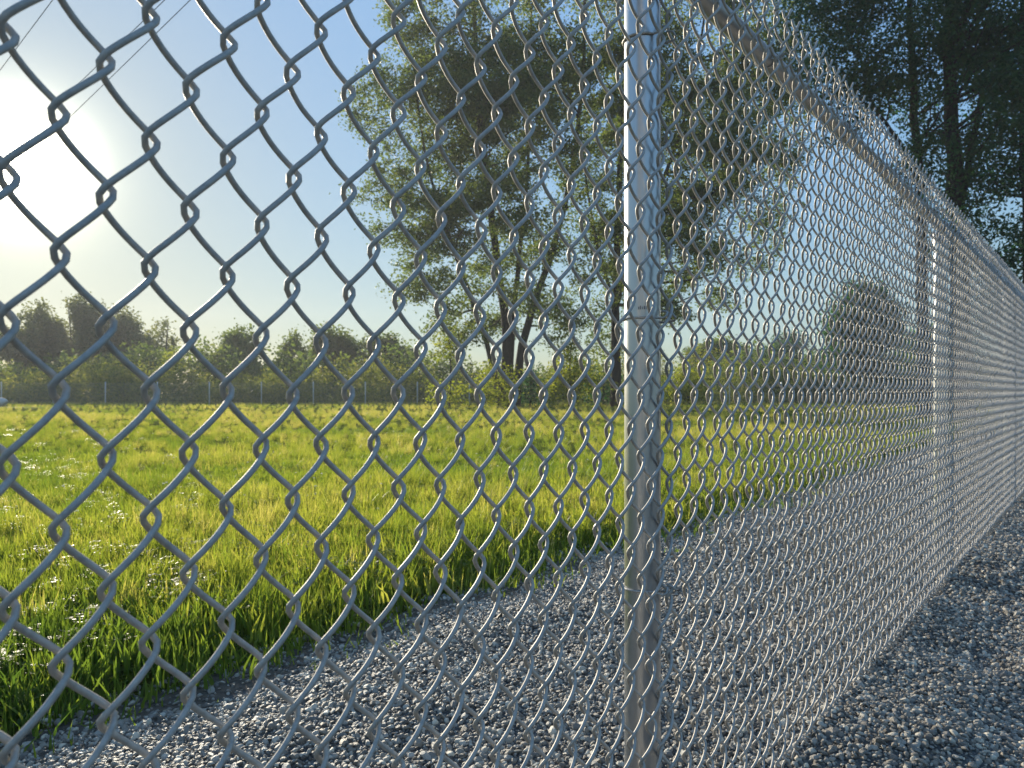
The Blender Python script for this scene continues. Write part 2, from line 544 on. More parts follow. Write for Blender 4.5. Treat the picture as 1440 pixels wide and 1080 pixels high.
# ------------------------------------------------------------------ gravel stones
def stone_protos(n=10):
    V0, F0 = icosphere(1)
    out = []
    for k in range(n):
        r = np.random.default_rng(100 + k)
        V = V0.copy()
        # chip flat faces off a pebble: crushed stone
        for _ in range(9):
            d = r.normal(size=3); d /= np.linalg.norm(d)
            h = r.uniform(0.55, 0.9)
            over = np.maximum(V @ d - h, 0)
            V = V - over[:, None] * d
        V *= np.array([1.0, r.uniform(0.62, 0.95), r.uniform(0.45, 0.75)])
        out.append((V, F0, 0))
    return out


def gravel():
    P, size = [], []
    def zone(s0, s1, q0, q1, step, r0, r1, prob=1.0):
        s = np.arange(s0, s1, step); q = np.arange(q0, q1, step)
        SS, QQ = np.meshgrid(s, q, indexing='ij')
        SS = SS + rng.uniform(-.5, .5, SS.shape) * step; QQ = QQ + rng.uniform(-.5, .5, SS.shape) * step
        SS, QQ = SS.ravel(), QQ.ravel()
        eq = edge_q(SS)
        keep = (QQ < eq + 0.06) & (rng.random(len(SS)) < prob * np.where(QQ > eq - 0.2 + 0.2 * vnoise(SS * 5, QQ * 5, 8), 0.22, 1.0))
        x, y = sq(SS, QQ)
        # only where the view, or a view from a step aside, can reach
        keep &= (y > 0.7) & (np.abs(x) < 0.95 * y + 0.9)
        SS, QQ, x, y = SS[keep], QQ[keep], x[keep], y[keep]
        rr = rng.uniform(0, 1, len(SS)) ** 2.2 * (r1 - r0) + r0
        P.append(np.stack([x, y, relief(SS, QQ) + 0.2 * rr], -1)); size.append(rr)
    zone(-0.8, 3.2, -2.2, 1.9, 0.0105, 0.0040, 0.0118)
    zone(3.2, 7.0, -3.2, 1.9, 0.0152, 0.0055, 0.0140)
    zone(7.0, 14.0, -5, 1.9, 0.034, 0.012, 0.026)
    zone(-0.8, 7.0, -3.2, 1.9, 0.034, 0.010, 0.0175, 0.55)
    P = np.concatenate(P); size = np.concatenate(size); n = len(P)
    print('stones', n)
    rot = np.stack([rng.normal(0, 0.45, n), rng.normal(0, 0.45, n), rng.uniform(0, 6.28, n)], -1)
    scl = size[:, None] * rng.uniform(0.8, 1.25, (n, 3))
    tint = np.clip(rng.normal(0.36, 0.24, n), 0, 0.9)
    o = scatter('gravel', stone_protos(), [M_STONE], P, rot, scl, rng.integers(0, 10, n), tint, False)
    tag(o, 'loose crushed grey stone lying on both sides of the fence')
gravel()

# ------------------------------------------------------------------ grass
def blade_set(r, nb, spread, hmin, hmax, width, lean):
    V, T = [], []
    n = 0
    for _ in range(nb):
        a = r.uniform(0, 6.28); rad = spread * math.sqrt(r.random())
        bx, by = rad * math.cos(a), rad * math.sin(a)
        h = r.uniform(hmin, hmax); wd = width * r.uniform(0.7, 1.3)
        la = r.uniform(0, 6.28); l = min(abs(r.normal(0, lean)), 0.75) * h
        fa = r.uniform(0, 6.28); fx, fy = math.cos(fa) * wd / 2, math.sin(fa) * wd / 2
        droop = r.uniform(0.0, 0.25) * h * (l / max(h, 1e-6))
        ts = (0.0, 0.4, 0.75)
        for t in ts:
            cx, cy = bx + l * t ** 2 * math.cos(la), by + l * t ** 2 * math.sin(la)
            cz = h * t - droop * t ** 3 - 0.01
            k = 1 - 0.55 * t ** 2
            V += [(cx - fx * k, cy - fy * k, cz), (cx + fx * k, cy + fy * k, cz)]
        V.append((bx + l * math.cos(la), by + l * math.sin(la), h - droop))
        T += [(n, n + 1, n + 3), (n, n + 3, n + 2), (n + 2, n + 3, n + 5), (n + 2, n + 5, n + 4), (n + 4, n + 5, n + 6)]
        n += 7
    return np.array(V), np.array(T), 0


def broadleaf(r, nb, spread, h, size):
    """low rosette of round clover-like leaves on stalks"""
    V, T = [], []; n = 0
    for _ in range(nb):
        a = r.uniform(0, 6.28); rad = spread * math.sqrt(r.random())
        c = np.array([rad * math.cos(a), rad * math.sin(a), h * r.uniform(0.5, 1)])
        for k in range(3):
            b = k * 2.09 + r.uniform(0, 1)
            d = np.array([math.cos(b), math.sin(b), r.uniform(-0.1, 0.35)]) * size * r.uniform(0.8, 1.2)
            s = np.array([-math.sin(b), math.cos(b), 0]) * size * 0.42
            V += [c, c + d * 0.6 + s, c + d, c + d * 0.6 - s]
            T += [(n, n + 1, n + 2), (n, n + 2, n + 3)]; n += 4
    return np.array(V), np.array(T), 0


def grass():
    protos = []
    for k in range(7):
        r = np.random.default_rng(300 + k)
        protos.append(blade_set(r, 42, 0.055, 0.05, 0.125, 0.0034, 0.55))
    for k in range(3):                       # taller tufts
        r = np.random.default_rng(330 + k)
        protos.append(blade_set(r, 34, 0.06, 0.09, 0.19, 0.0038, 0.5))
    for k in range(2):                       # broad blades with a few dry stalks
        r = np.random.default_rng(340 + k)
        protos.append(blade_set(r, 14, 0.07, 0.07, 0.15, 0.0075, 0.6))
    for k in range(2):
        r = np.random.default_rng(350 + k)
        protos.append(broadleaf(r, 26, 0.07, 0.08, 0.016))
    for k in range(5):                       # wide sparse mats for the distance
        r = np.random.default_rng(370 + k)
        protos.append(blade_set(r, 80, 0.30, 0.03, 0.09, 0.008, 0.6))
    protos.append(blade_set(np.random.default_rng(390), 3, 0.04, 0.10, 0.17, 0.0026, 0.3))
    P, sc_, pk, tn = [], [], [], []
    def put(x, y, s, p, t):
        P.append(np.stack([x, y, -0.08 + (FZ + 0.08) * np.clip((to_sq(x, y)[1] - 1.5) / 0.4, 0, 1)], -1)); sc_.append(s); pk.append(p); tn.append(t)
    def area(y0, y1, dens, kinds, smul, half=0.80, pad=0.6):
        A = (y1 - y0) * ((y0 + y1) * half + 2 * pad)
        n = int(A * dens)
        y = y0 + (y1 - y0) * rng.random(n)
        x = (rng.random(n) * 2 - 1) * (half * y1 + pad)
        s, q = to_sq(x, y)
        keep = (q > edge_q(s) + 0.03) & (np.abs(x) < half * y + pad)
        x, y, s, q = x[keep], y[keep], s[keep], q[keep]
        dq = q - edge_q(s)
        big = vnoise(x * 0.55, y * 0.55, 41) + 0.5 * vnoise(x * 1.6, y * 1.6, 42)
        tuft = vnoise(x * 2.2, y * 2.2, 43) > 0.20
        n = len(x)
        pick = rng.choice(kinds, n)
        if 7 not in kinds and y0 < 14:
            near = (dq < 0.3) & (rng.random(n) < 0.35)
            pick = np.where((tuft & (rng.random(n) < 0.5)) | near, rng.integers(7, 10, n), pick)
            clov = (vnoise(x * 1.3 + 9, y * 1.3, 44) > 0.22) & (rng.random(n) < 0.5)
            broad = rng.random(n) < 0.10
            pick = np.where(broad, rng.integers(10, 12, n), pick)
            pick = np.where(clov, rng.integers(12, 14, n), pick)
        sz = smul * rng.uniform(0.75, 1.25, n) * (1 + 0.55 * big)
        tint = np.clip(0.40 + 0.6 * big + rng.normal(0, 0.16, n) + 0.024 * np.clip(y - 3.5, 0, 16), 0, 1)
        put(x, y, sz, pick, tint)
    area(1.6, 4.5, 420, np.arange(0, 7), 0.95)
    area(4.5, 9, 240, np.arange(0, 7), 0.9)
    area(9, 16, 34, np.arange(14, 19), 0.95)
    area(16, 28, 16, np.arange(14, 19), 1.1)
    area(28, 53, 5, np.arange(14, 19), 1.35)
    # a few tufts that have seeded into the gravel
    m_ = 26
    ss = rng.uniform(-0.5, 7, m_); dd = 0.02 + np.abs(rng.normal(0, 0.22, m_))
    xx, yy = sq(ss, edge_q(ss) - dd)
    P.append(np.stack([xx, yy, relief(ss, edge_q(ss) - dd)], -1)); sc_.append(rng.uniform(0.4, 0.9, m_)); pk.append(rng.integers(0, 7, m_)); tn.append(rng.uniform(0.2, 0.7, m_))
    # dry tan stalks here and there
    m_ = 420
    yy = 2.0 + 7 * rng.random(m_) ** 1.4; xx = (rng.random(m_) * 2 - 1) * (0.75 * yy + 0.3)
    kq = to_sq(xx, yy)[1] > 1.95
    put(xx[kq], yy[kq], rng.uniform(0.9, 1.6, kq.sum()), np.full(kq.sum(), 19), rng.uniform(0.95, 1.0, kq.sum()))
    P_ = np.concatenate(P); s = np.concatenate(sc_); n = len(P_)
    print('grass', n)
    rot = np.stack([rng.normal(0, 0.08, n), rng.normal(0, 0.08, n), rng.uniform(0, 6.28, n)], -1)
    scl = np.stack([np.ones(n), np.ones(n), s], -1)
    o = scatter('grass', protos, [M_GRASS], P_, rot, scl, np.concatenate(pk), np.concatenate(tn), True)
    tag(o, 'backlit yellow green grass, longest at the gravel edge')
grass()


def clover():
    r = np.random.default_rng(9)
    protos = []
    for k in range(3):
        V, T, mi = [], [], []
        V.append((0.0015, 0, 0)); V.append((-0.0015, 0, 0)); V.append((0, 0, 1.0)); T.append((0, 1, 2)); mi.append(0)
        n = 3
        for _ in range(46):                  # ball of narrow florets
            d = r.normal(size=3); d[2] = abs(d[2]) * 0.9 - 0.1; d /= np.linalg.norm(d)
            u = np.cross(d, r.normal(size=3)); u /= np.linalg.norm(u)
            L = 0.0095 * r.uniform(0.8, 1.15); c = np.array([0, 0, 1.0])
            V += [c + d * L * 0.2 * np.array([1, 1, 1]), c + d * L + u * 0.0022, c + d * L - u * 0.0022]
            T.append((n, n + 1, n + 2)); mi.append(1); n += 3
        protos.append((np.array(V, float), np.array(T), mi))
    # stalk is unit long: lower each prototype's head to a real height
    hts = (0.11, 0.13, 0.16)
    for k, (V, T, mi) in enumerate(protos):
        V[:, 2] = np.where(V[:, 2] > 0.5, V[:, 2] - 1 + hts[k], V[:, 2])
        protos[k] = (V, T, mi)
    m = 520
    y = 2.2 + 30 * rng.random(m) ** 1.6
    x = (rng.random(m) * 2 - 1) * (0.72 * y)
    s, q = to_sq(x, y)
    keep = (q > edge_q(s) + 0.3) & (vnoise(x * 0.8, y * 0.8, 61) > -0.25) & ((y > 4.2) | (rng.random(m) < 0.07))
    x, y = x[keep], y[keep]; n = len(x)
    P = np.stack([x, y, np.full(n, FZ)], -1)
    rot = np.stack([rng.normal(0, .2, n), rng.normal(0, .2, n), rng.uniform(0, 6, n)], -1)
    far = np.clip(y / 14, 1.0, 1.5)
    scl = np.stack([far, far, rng.uniform(0.7, 1.1, n)], -1)
    o = scatter('clover_flowers', protos, [M_GRASS, M_PETAL], P, rot, scl, rng.integers(0, 3, n), rng.uniform(0.2, 0.8, n), False)
    tag(o, 'small white clover heads dotted over the grass')
clover()

# ------------------------------------------------------------------ the chain link fence
A_ = 0.0212                                   # half the weave width of one wire
HD = 0.0085                                   # half its depth
WR = 0.00265                                  # wire radius
TOPK = 17                                     # half periods above eye level (knot rows)


def weave(phase0, top_side, seed):
    """one zigzag wire: local x along the fence, y towards the field, z up from eye level"""
    per = 18
    zs = np.linspace(-8.5, 8.5, 17 * per + 1)
    ph = 2 * math.pi * zs + phase0
    kk = 0.94
    x = A_ * np.arcsin(kk * np.sin(ph)) / math.asin(kk)
    # front on the "/" runs, behind on the "\" runs, bowed in the middle of each run
    c = np.cos(ph)
    y = -HD * np.sign(c) * np.abs(c) ** 0.8
    vr = np.random.default_rng(seed)
    def wob(amp, f):                          # hand-bent unevenness, in step with nothing
        return amp * np.interp(zs, np.arange(-10, 11) / f, vr.normal(size=21))
    x = x + wob(0.0006, 1.1); y = y + wob(0.0008, 1.1)
    P = np.stack([x, y, zs * V_ + wob(0.0012, 1.1)], -1)
    c0 = top_side * PITCH / 4
    def twist(end, up):
        a = np.linspace(0, 2 * math.pi * 1.25, 16)
        z = end[2] + up * np.linspace(0.004, 0.022, 16)
        st = math.atan2(end[1], end[0] - c0)
        rr = np.linspace(max(0.003, abs(end[0] - c0)), 0.0028, 16)
        pts = np.stack([c0 + rr * np.cos(st + a), rr * np.sin(st + a), z], -1)
        e = pts[-1]
        tip = np.array([[c0 + (e[0] - c0) * 2.2, e[1] * 2.0, e[2] + up * 0.006],
                        [c0 - top_side * 0.009, e[1] * 2.2, e[2] + up * 0.017]])
        return np.vstack([pts, tip])
    P = np.vstack([twist(P[0], -1)[::-1], P, twist(P[-1], 1)])
    V, Q, T = tube(P, WR, 8)
    return V, Q, T


fence = empty('chain_link_fence', (P0[0], P0[1], 0), (0, 0, FENCE_ROT))
tag(fence, 'galvanised chain link fence running close past the camera to the right', 'fence')
# columns of knots lie PITCH/2 apart; wire i runs between columns i and i+1.
# even columns have knots at whole rows, odd ones at half rows.
NV = 4
wm_even, wm_odd = [], []
for k in range(NV):
    V, Q, T = weave(-math.pi / 2, 1, 900 + k); wm_even.append(mesh_from('wire', V, [Q, T], M_WIRE))
    V, Q, T = weave(math.pi / 2, -1, 950 + k); wm_odd.append(mesh_from('wire', V, [Q, T], M_WIRE))
I0, I1 = -46, 240
for i in range(I0, I1):
    even = i % 2 == 0
    s = (i + 0.5) * PITCH / 2
    bulge = 0.006 * float(vnoise(np.array([s * 0.9]), np.array([1.7]), 77)[0])
    o = link('wire', random.choice(wm_even if even else wm_odd), fence,
             (s + random.gauss(0, 0.0007), bulge, H + random.gauss(0, 0.0018)),
             (random.gauss(0, 0.0015), random.gauss(0, 0.0018), random.gauss(0, 0.04)))

RAIL_Z = H + 0.742
RAIL_Q = 0.036
POST_R = 0.0300
POST_Q = 0.0425


def s_for_px(px, q):
    """distance along the fence at which a point q behind it shows in column px"""
    tx = (px - 720) / F
    x0, y0 = P0[0] + q * Q_[0], P0[1] + q * Q_[1]
    return (tx * y0 - x0) / (D_[0] - tx * D_[1])


def cyl_profile(prof, sides=28):
    V, Q = [], []
    a = np.arange(sides) * 2 * math.pi / sides
    for r, z in prof:
        V.append(np.stack([r * np.cos(a), r * np.sin(a), np.full(sides, z)], -1))
    n = len(prof)
    i = np.arange(n - 1)[:, None]; j = np.arange(sides)[None, :]
    Q = np.stack([i * sides + j, i * sides + (j + 1) % sides, (i + 1) * sides + (j + 1) % sides, (i + 1) * sides + j], -1).reshape(-1, 4)
    return np.concatenate(V), Q


top_z = RAIL_Z - 0.03
mb = MB(); mb.add(*cyl_profile([(POST_R, -0.15), (POST_R, 0.5), (POST_R, 1.0), (POST_R, top_z)])); post_me = mb.mesh('post', M_POST)
mb = MB(); mb.add(*cyl_profile([(POST_R + 0.004, top_z - 0.045), (POST_R + 0.004, top_z - 0.002), (POST_R - 0.002, top_z + 0.006), (0.012, top_z + 0.010), (0.002, top_z + 0.0105)]))
cap_me = mb.mesh('post_cap', M_FITTING)
a = np.linspace(0, 2 * math.pi, 25)[:-1]
mb = MB()
V, Q = cyl_profile([(0.0245, -0.016), (0.0275, -0.016), (0.0275, 0.016), (0.0245, 0.016), (0.0245, -0.016)], 24)
mb.add(np.stack([V[:, 2], V[:, 0], V[:, 1]], -1), Q)
loop_me = mb.mesh('cap_loop', M_FITTING)


def tie_mesh(rad, wr, depth):
    """a soft wire looped round a pipe of radius rad, both ends hooked over the fabric in front (local -y)"""
    th = np.linspace(R(-62), R(242), 26)
    pts = [(rad * math.cos(t), rad * math.sin(t), 0.004 * math.sin(t * 0.5)) for t in th]
    hook = lambda sgn, z: [(sgn * rad * 0.62, -depth - 0.006, z), (sgn * rad * 0.50, -depth - 0.010, z + 0.004), (sgn * rad * 0.30, -depth - 0.008, z + 0.010), (sgn * rad * 0.26, -depth + 0.002, z + 0.013)]
    P = [p for p in hook(1, 0.0)][::-1] + pts + hook(-1, 0.002)
    mb = MB(); mb.tube(P, wr, 7)
    return mb.mesh('tie_wire', M_WIRE)


tie_post = tie_mesh(POST_R + 0.0022, 0.0019, POST_Q)
tie_rail_src = MB()
th = np.linspace(R(-70), R(250), 22)
rr_ = 0.021 + 0.002
Pn = [(0.001 * t, rr_ * math.cos(t), rr_ * math.sin(t)) for t in th]
Pn = [(0.004, -RAIL_Q - 0.012, -0.012), (0.002, -RAIL_Q - 0.004, -0.018)] + [(x, -abs(y) if False else y, z) for x, y, z in [(0.001 * k, rr_ * math.cos(t), rr_ * math.sin(t)) for k, t in enumerate(np.linspace(R(215), R(-150), 22))]] + [(0.026, -RAIL_Q - 0.006, 0.006), (0.024, -RAIL_Q - 0.012, -0.004)]
tie_rail_src.tube(Pn, 0.0019, 7)
tie_rail = tie_rail_src.mesh('tie_wire_rail', M_WIRE)

sp1 = s_for_px(903.5, POST_Q)
sp2 = s_for_px(1323, POST_Q)
GAP = sp2 - sp1
print('post spacing', GAP)
posts = []
for kpost in range(-1, 4):
    s = sp1 + kpost * GAP
    p = link('post', post_me, fence, (s, POST_Q, 0))
    link('post_cap', cap_me, p)
    link('cap_loop', loop_me, p, (0, RAIL_Q - POST_Q, RAIL_Z))
    posts.append(p)
    for z in (H + 0.578, H + 0.115, H - 0.332):
        link('tie_wire', tie_post, fence, (s, POST_Q, z))
posts[1]['label'] = 'nearest steel post with faint stamped print at eye level'
# three faint printed marks on the nearest post, facing the camera
mb = MB()
pw = np.array(sq(sp1, POST_Q))
toward = -pw / np.linalg.norm(pw)
ang0 = math.atan2(toward @ Q_, toward @ D_)
for k, (da, wdt, hgt) in enumerate([(-0.30, 0.05, 0.0045), (-0.21, 0.06, 0.006), (-0.11, 0.05, 0.0045), (0.0, 0.07, 0.0055), (0.10, 0.03, 0.006), (0.17, 0.05, 0.0045)]):
    rr2 = POST_R + 0.0004
    aa = np.linspace(ang0 + 0.10 + da - wdt / 2, ang0 + 0.10 + da + wdt / 2, 4)
    Vp = [(rr2 * math.cos(t), rr2 * math.sin(t), z) for z in (0, hgt) for t in aa]
    mb.add(Vp, [(j, j + 1, j + 5, j + 4) for j in range(3)])
pr = link('faded_print', mb.mesh('faded_print', M_INK), posts[1], (0, 0, H + (HOR - 429) / F * 1.19))

RL0, RL1 = -1.9, 8.2
mb = MB(); mb.tube([(x, 0, 0) for x in np.linspace(RL0, RL1, 12)], 0.021, 24)
link('top_rail', mb.mesh('top_rail', M_RAIL), fence, (0, RAIL_Q, RAIL_Z))
for s in np.arange(sp1 - 1.9, RL1 - 0.2, 0.61):
    link('tie_wire', tie_rail, fence, (s, RAIL_Q, RAIL_Z))

# ------------------------------------------------------------------ trees
def leaves_mesh(name, C, size, mat, seed, flat=0.35, aspect=0.55, per_mat=None):
    """one folded diamond leaf (2 triangles) for every centre"""
    r = np.random.default_rng(seed)
    n = len(C)
    d = r.normal(size=(n, 3)); d[:, 2] = d[:, 2] * 0.7 - 0.35
    d /= np.linalg.norm(d, axis=1)[:, None]
    u = r.normal(size=(n, 3)); u[:, 2] *= 0.6
    u = np.cross(d, u); u /= np.linalg.norm(u, axis=1)[:, None] + 1e-9
    nn = np.cross(d, u)
    L = size * r.uniform(0.6, 1.35, n)[:, None]
    V = np.empty((n, 4, 3))
    V[:, 0] = C - d * L * 0.5
    V[:, 2] = C + d * L * 0.5
    V[:, 1] = C + u * L * aspect * 0.5 + nn * L * 0.12 - d * L * 0.06
    V[:, 3] = C - u * L * aspect * 0.5 + nn * L * 0.12 - d * L * 0.06
    k = np.arange(n)[:, None] * 4
    T = np.concatenate([k + [[0, 1, 2]], k + [[0, 2, 3]]])
    T = T.reshape(2, n, 3).transpose(1, 0, 2).reshape(-1, 3)
    return mesh_from(name, V.reshape(-1, 3), T, mat, False)


def twig_points(blobs, r, per_m3, leaves_per, spread, gap=-0.22, gf=0.55):
    """clusters of leaves at twig ends filling the ellipsoids unevenly"""
    tips, L = [], []
    for (c, rad) in blobs:
        c = np.asarray(c); rad = np.asarray(rad)
        vol = 4.19 * rad[0] * rad[1] * rad[2]
        n = max(3, int(vol * per_m3))
        v = r.normal(size=(n, 3)); v /= np.linalg.norm(v, axis=1)[:, None]
        t = r.random(n) ** 0.45
        p = c + v * rad * t[:, None] * r.uniform(0.85, 1.12, (n, 1))
        tips.append(p)
    tips = np.concatenate(tips)
    keep = vnoise(tips[:, 0] * gf + tips[:, 1] * gf * 0.5, tips[:, 2] * gf * 1.1, int(r.integers(1e6))) > gap
    tips = tips[keep]
    m = np.maximum(2, (leaves_per * r.uniform(0.35, 1.6, len(tips))).astype(int))
    idx = np.repeat(np.arange(len(tips)), m)
    st = spread * r.uniform(0.6, 1.3, len(tips))
    off = r.normal(size=(len(idx), 3)) * st[idx][:, None] * np.array([1, 1, 0.75])
    off[:, 2] -= np.abs(r.normal(size=len(idx))) * 0.25 * st[idx]
    return tips, tips[idx] + off


def smooth_line(ctrl, n=14, jit=0.0, r=None):
    ctrl = np.asarray(ctrl, float)
    t = np.linspace(0, len(ctrl) - 1, n)
    P = np.empty((n, 3))
    for k, tt in enumerate(t):
        i = min(int(tt), len(ctrl) - 2); f = tt - i
        p0 = ctrl[max(i - 1, 0)]; p1 = ctrl[i]; p2 = ctrl[i + 1]; p3 = ctrl[min(i + 2, len(ctrl) - 1)]
        P[k] = 0.5 * (2 * p1 + (p2 - p0) * f + (2 * p0 - 5 * p1 + 4 * p2 - p3) * f * f + (3 * p1 - p0 - 3 * p2 + p3) * f ** 3)
    if jit and r is not None:
        P[1:-1] += r.normal(size=(n - 2, 3)) * jit
    return P


def tree(name, label, base, stems, blobs, leaf, lmat, per_m3, leaves_per, spread, seed, limbs=40, group=None, cat='tree', bark=None, gap=-0.22, gf=0.55):
    """base (3,), stems: list of (control points, radius0, radius1) in world space, blobs: ellipsoids in world space"""
    r = np.random.default_rng(seed)
    base = np.asarray(base, float)
    root = empty(name, base)
    tag(root, label, cat, group)
    tips, L = twig_points(blobs, r, per_m3, leaves_per, spread, gap, gf)
    lines = []
    for ctrl, r0, r1 in stems:
        P = smooth_line(ctrl, 18, r0 * 0.12, r)
        rad = np.linspace(r0, r1, 18); rad[0] *= 1.35; rad[1] *= 1.1
        lines.append((P, rad))
    mb = None
    stems_mb = []
    for P, rad in lines:
        m_ = MB(); m_.tube(P - base, rad, 9); stems_mb.append(m_)
    if limbs and len(tips):
        pick = r.choice(len(tips), min(limbs, len(tips)), replace=False)
        for k in pick:
            tip = tips[k]
            best = None
            for li, (P, rad) in enumerate(lines):
                dd = np.linalg.norm(P - tip, axis=1) + np.maximum(0, P[:, 2] - tip[2] + 0.6) * 2.5
                dd[:4] += 6
                j = int(np.argmin(dd))
                if best is None or dd[j] < best[0]: best = (dd[j], li, j)
            _, li, j = best
            P, rad = lines[li]
            a = P[j]; ln = np.linalg.norm(tip - a)
            mid = (a + tip) / 2 + np.array([0, 0, -0.06 * ln]) + r.normal(size=3) * 0.06 * ln
            Q1 = smooth_line([a, mid, tip], 9, 0.015 * ln, r)
            r0 = min(rad[j] * 0.6, 0.012 + 0.016 * ln)
            stems_mb[li].tube(Q1 - base, np.linspace(r0, 0.008, 9), 5, cap=False)
    for m_ in stems_mb:
        link('trunk', m_.mesh('trunk', bark or M_BARK), root)
    link('crown', leaves_mesh('crown', L - base, leaf, lmat, seed + 1), root)
    return root, len(L)


def blobs_px(rows, Y, dy=1.0):
    """rows of (px, py, rx, ry, depth offset) measured in the photograph at distance Y"""
    out = []
    for px, py, rx, ry, dz in rows:
        c = at(px, py, Y)
        c = c * np.array([1, 1, 1]); c[1] += dz
        k = Y / F
        out.append((c, np.array([rx * k, min(rx, 90) * k * dy, ry * k])))
    return out


total = 0
def T_(*a, **k):
    global total
    o, n = tree(*a, **k)
    total += n
    return o


def stem_px(pts, Y, r0, r1):
    return ([at(px, py, Y) + np.array([0, dy, 0]) for px, py, dy in pts], r0, r1)

# the big multi stemmed tree in the middle, and its right hand neighbour behind the post
Y1 = 38.0
T_('willow_tree', 'tall pale green tree with several dark leaning trunks left of the nearest post', at(715, 573.7, Y1),
   [stem_px([(708, 576, 0), (712, 480, 0), (703, 400, -.3), (692, 300, -.5), (676, 180, -.5), (668, 40, 0), (660, -110, 0)], Y1, 0.27, 0.07),
    stem_px([(724, 576, 0), (733, 490, 0), (757, 410, .5), (790, 310, .8), (812, 190, .5), (822, 60, .3), (825, -80, 0)], Y1, 0.23, 0.06),
    stem_px([(716, 576, .4), (720, 470, .8), (728, 380, 1), (738, 280, 1.4), (745, 150, 1.5), (748, 0, 1)], Y1, 0.18, 0.05),
    stem_px([(704, 576, -.3), (690, 500, -.8), (662, 420, -1), (632, 330, -1), (602, 230, -.8), (585, 120, -.5)], Y1, 0.15, 0.04)],
   blobs_px([(545, 150, 62, 62, 0), (590, 75, 62, 62, 1), (640, 150, 75, 80, 0), (545, 255, 52, 45, -1), (600, 250, 70, 70, 1), (590, 345, 62, 42, 0),
             (690, 90, 80, 85, 0), (705, 220, 80, 80, 1), (660, 320, 60, 50, -1), (770, 100, 75, 80, 0), (780, 230, 60, 70, -1), (600, 400, 45, 28, -1),
             (590, -20, 70, 60, 0), (680, -60, 90, 80, 0), (770, -60, 90, 80, 0), (640, 440, 40, 40, 1), (760, 340, 50, 40, 1), (500, 160, 26, 20, 0), (505, 265, 22, 25, 0), (575, 20, 40, 40, 0), (700, 370, 60, 45, 2), (655, 385, 55, 45, -2), (560, 415, 24, 18, 0), (770, 410, 50, 38, 2), (700, 450, 45, 30, 3), (530, 320, 30, 24, 0), (740, 330, 60, 50, -2), (690, 290, 60, 50, -2), (650, 470, 45, 40, -2), (790, 460, 45, 35, -1), (740, 420, 40, 26, -2.5), (620, 300, 50, 50, -2), (720, 160, 70, 70, -2)], Y1),
   0.16, M_LEAF, 6.6, 27, 0.25, 501, 120, gap=-0.09, gf=1.5)
T_('willow_tree', 'tall pale green tree half hidden by the nearest post, with one upright brown trunk', at(866, 573.7, Y1 + 1),
   [stem_px([(866, 576, 0), (866, 470, 0), (868, 380, 0), (872, 260, .3), (880, 120, .3), (884, -40, 0)], Y1 + 1, 0.27, 0.08),
    stem_px([(868, 420, 0), (890, 350, .4), (925, 270, .6), (960, 180, .4), (985, 60, .2), (1000, -40, 0)], Y1 + 1, 0.15, 0.04),
    stem_px([(866, 430, 0), (842, 360, -.4), (826, 280, -.5), (815, 180, -.3)], Y1 + 1, 0.11, 0.03)],
   blobs_px([(850, 130, 70, 90, 0), (850, 250, 65, 70, 1), (840, 340, 55, 50, 0), (900, 60, 80, 80, 0), (915, 190, 70, 80, 0), (980, 130, 75, 80, 1),
             (980, 255, 62, 58, 0), (1040, 190, 60, 70, 0), (1030, 300, 50, 40, 0), (925, 330, 60, 50, 0), (1060, 80, 70, 80, 1), (900, 410, 52, 36, 0), (1095, 150, 40, 50, 0), (985, 380, 46, 30, 1),
             (860, -60, 90, 70, 0), (970, -60, 100, 80, 0), (1070, -30, 80, 70, 0), (820, 430, 45, 35, 0), (940, 440, 40, 25, 0), (1060, 360, 42, 32, 0), (1110, 250, 40, 45, 1), (1020, 410, 40, 25, 1), (855, 470, 40, 30, 1), (1120, 60, 50, 70, 0), (840, 400, 50, 40, -2), (880, 310, 60, 60, -2), (960, 350, 60, 40, -1), (1000, 210, 60, 60, -2), (1080, 310, 36, 36, 0), (960, 300, 55, 45, 1), (1030, 250, 50, 50, 1), (1095, 205, 45, 45, 0), (940, 425, 45, 30, 1), (1010, 360, 46, 30, 0), (1115, 130, 46, 50, 1)], Y1 + 1),
   0.16, M_LEAF, 6.6, 27, 0.25, 502, 110, gap=-0.09, gf=1.5)
# the dark trees towering over the right end of the fence
Y2 = 23.0
T_('cottonwood_tree', 'dark green tree over the top rail with one thin straight trunk, at the right', at(1297, 590, Y2),
   [stem_px([(1299, 592, 0), (1297, 400, 0), (1292, 250, 0), (1290, 120, .2), (1284, 0, .2), (1280, -160, 0)], Y2, 0.19, 0.06),
    stem_px([(1293, 260, 0), (1268, 190, .3), (1235, 130, .5), (1210, 40, .3)], Y2, 0.08, 0.03)],
   blobs_px([(1180, 60, 62, 60, 0), (1240, 115, 62, 60, 0), (1215, 180, 40, 34, 1), (1225, -10, 70, 50, 0), (1290, 30, 45, 60, 1), (1150, 5, 50, 50, 0), (1275, 205, 38, 32, -1), (1230, -90, 110, 70, 0), (1300, 120, 30, 40, 0), (1290, 230, 34, 40, 0), (1190, 120, 40, 40, 0), (1310, 270, 22, 30, 1), (1260, 60, 50, 60, -2), (1300, 160, 40, 50, -2), (1330, 330, 30, 40, 0)], Y2),
   0.12, M_LEAF_DARK, 20, 22, 0.22, 503, 60, gap=-0.19, gf=1.4)
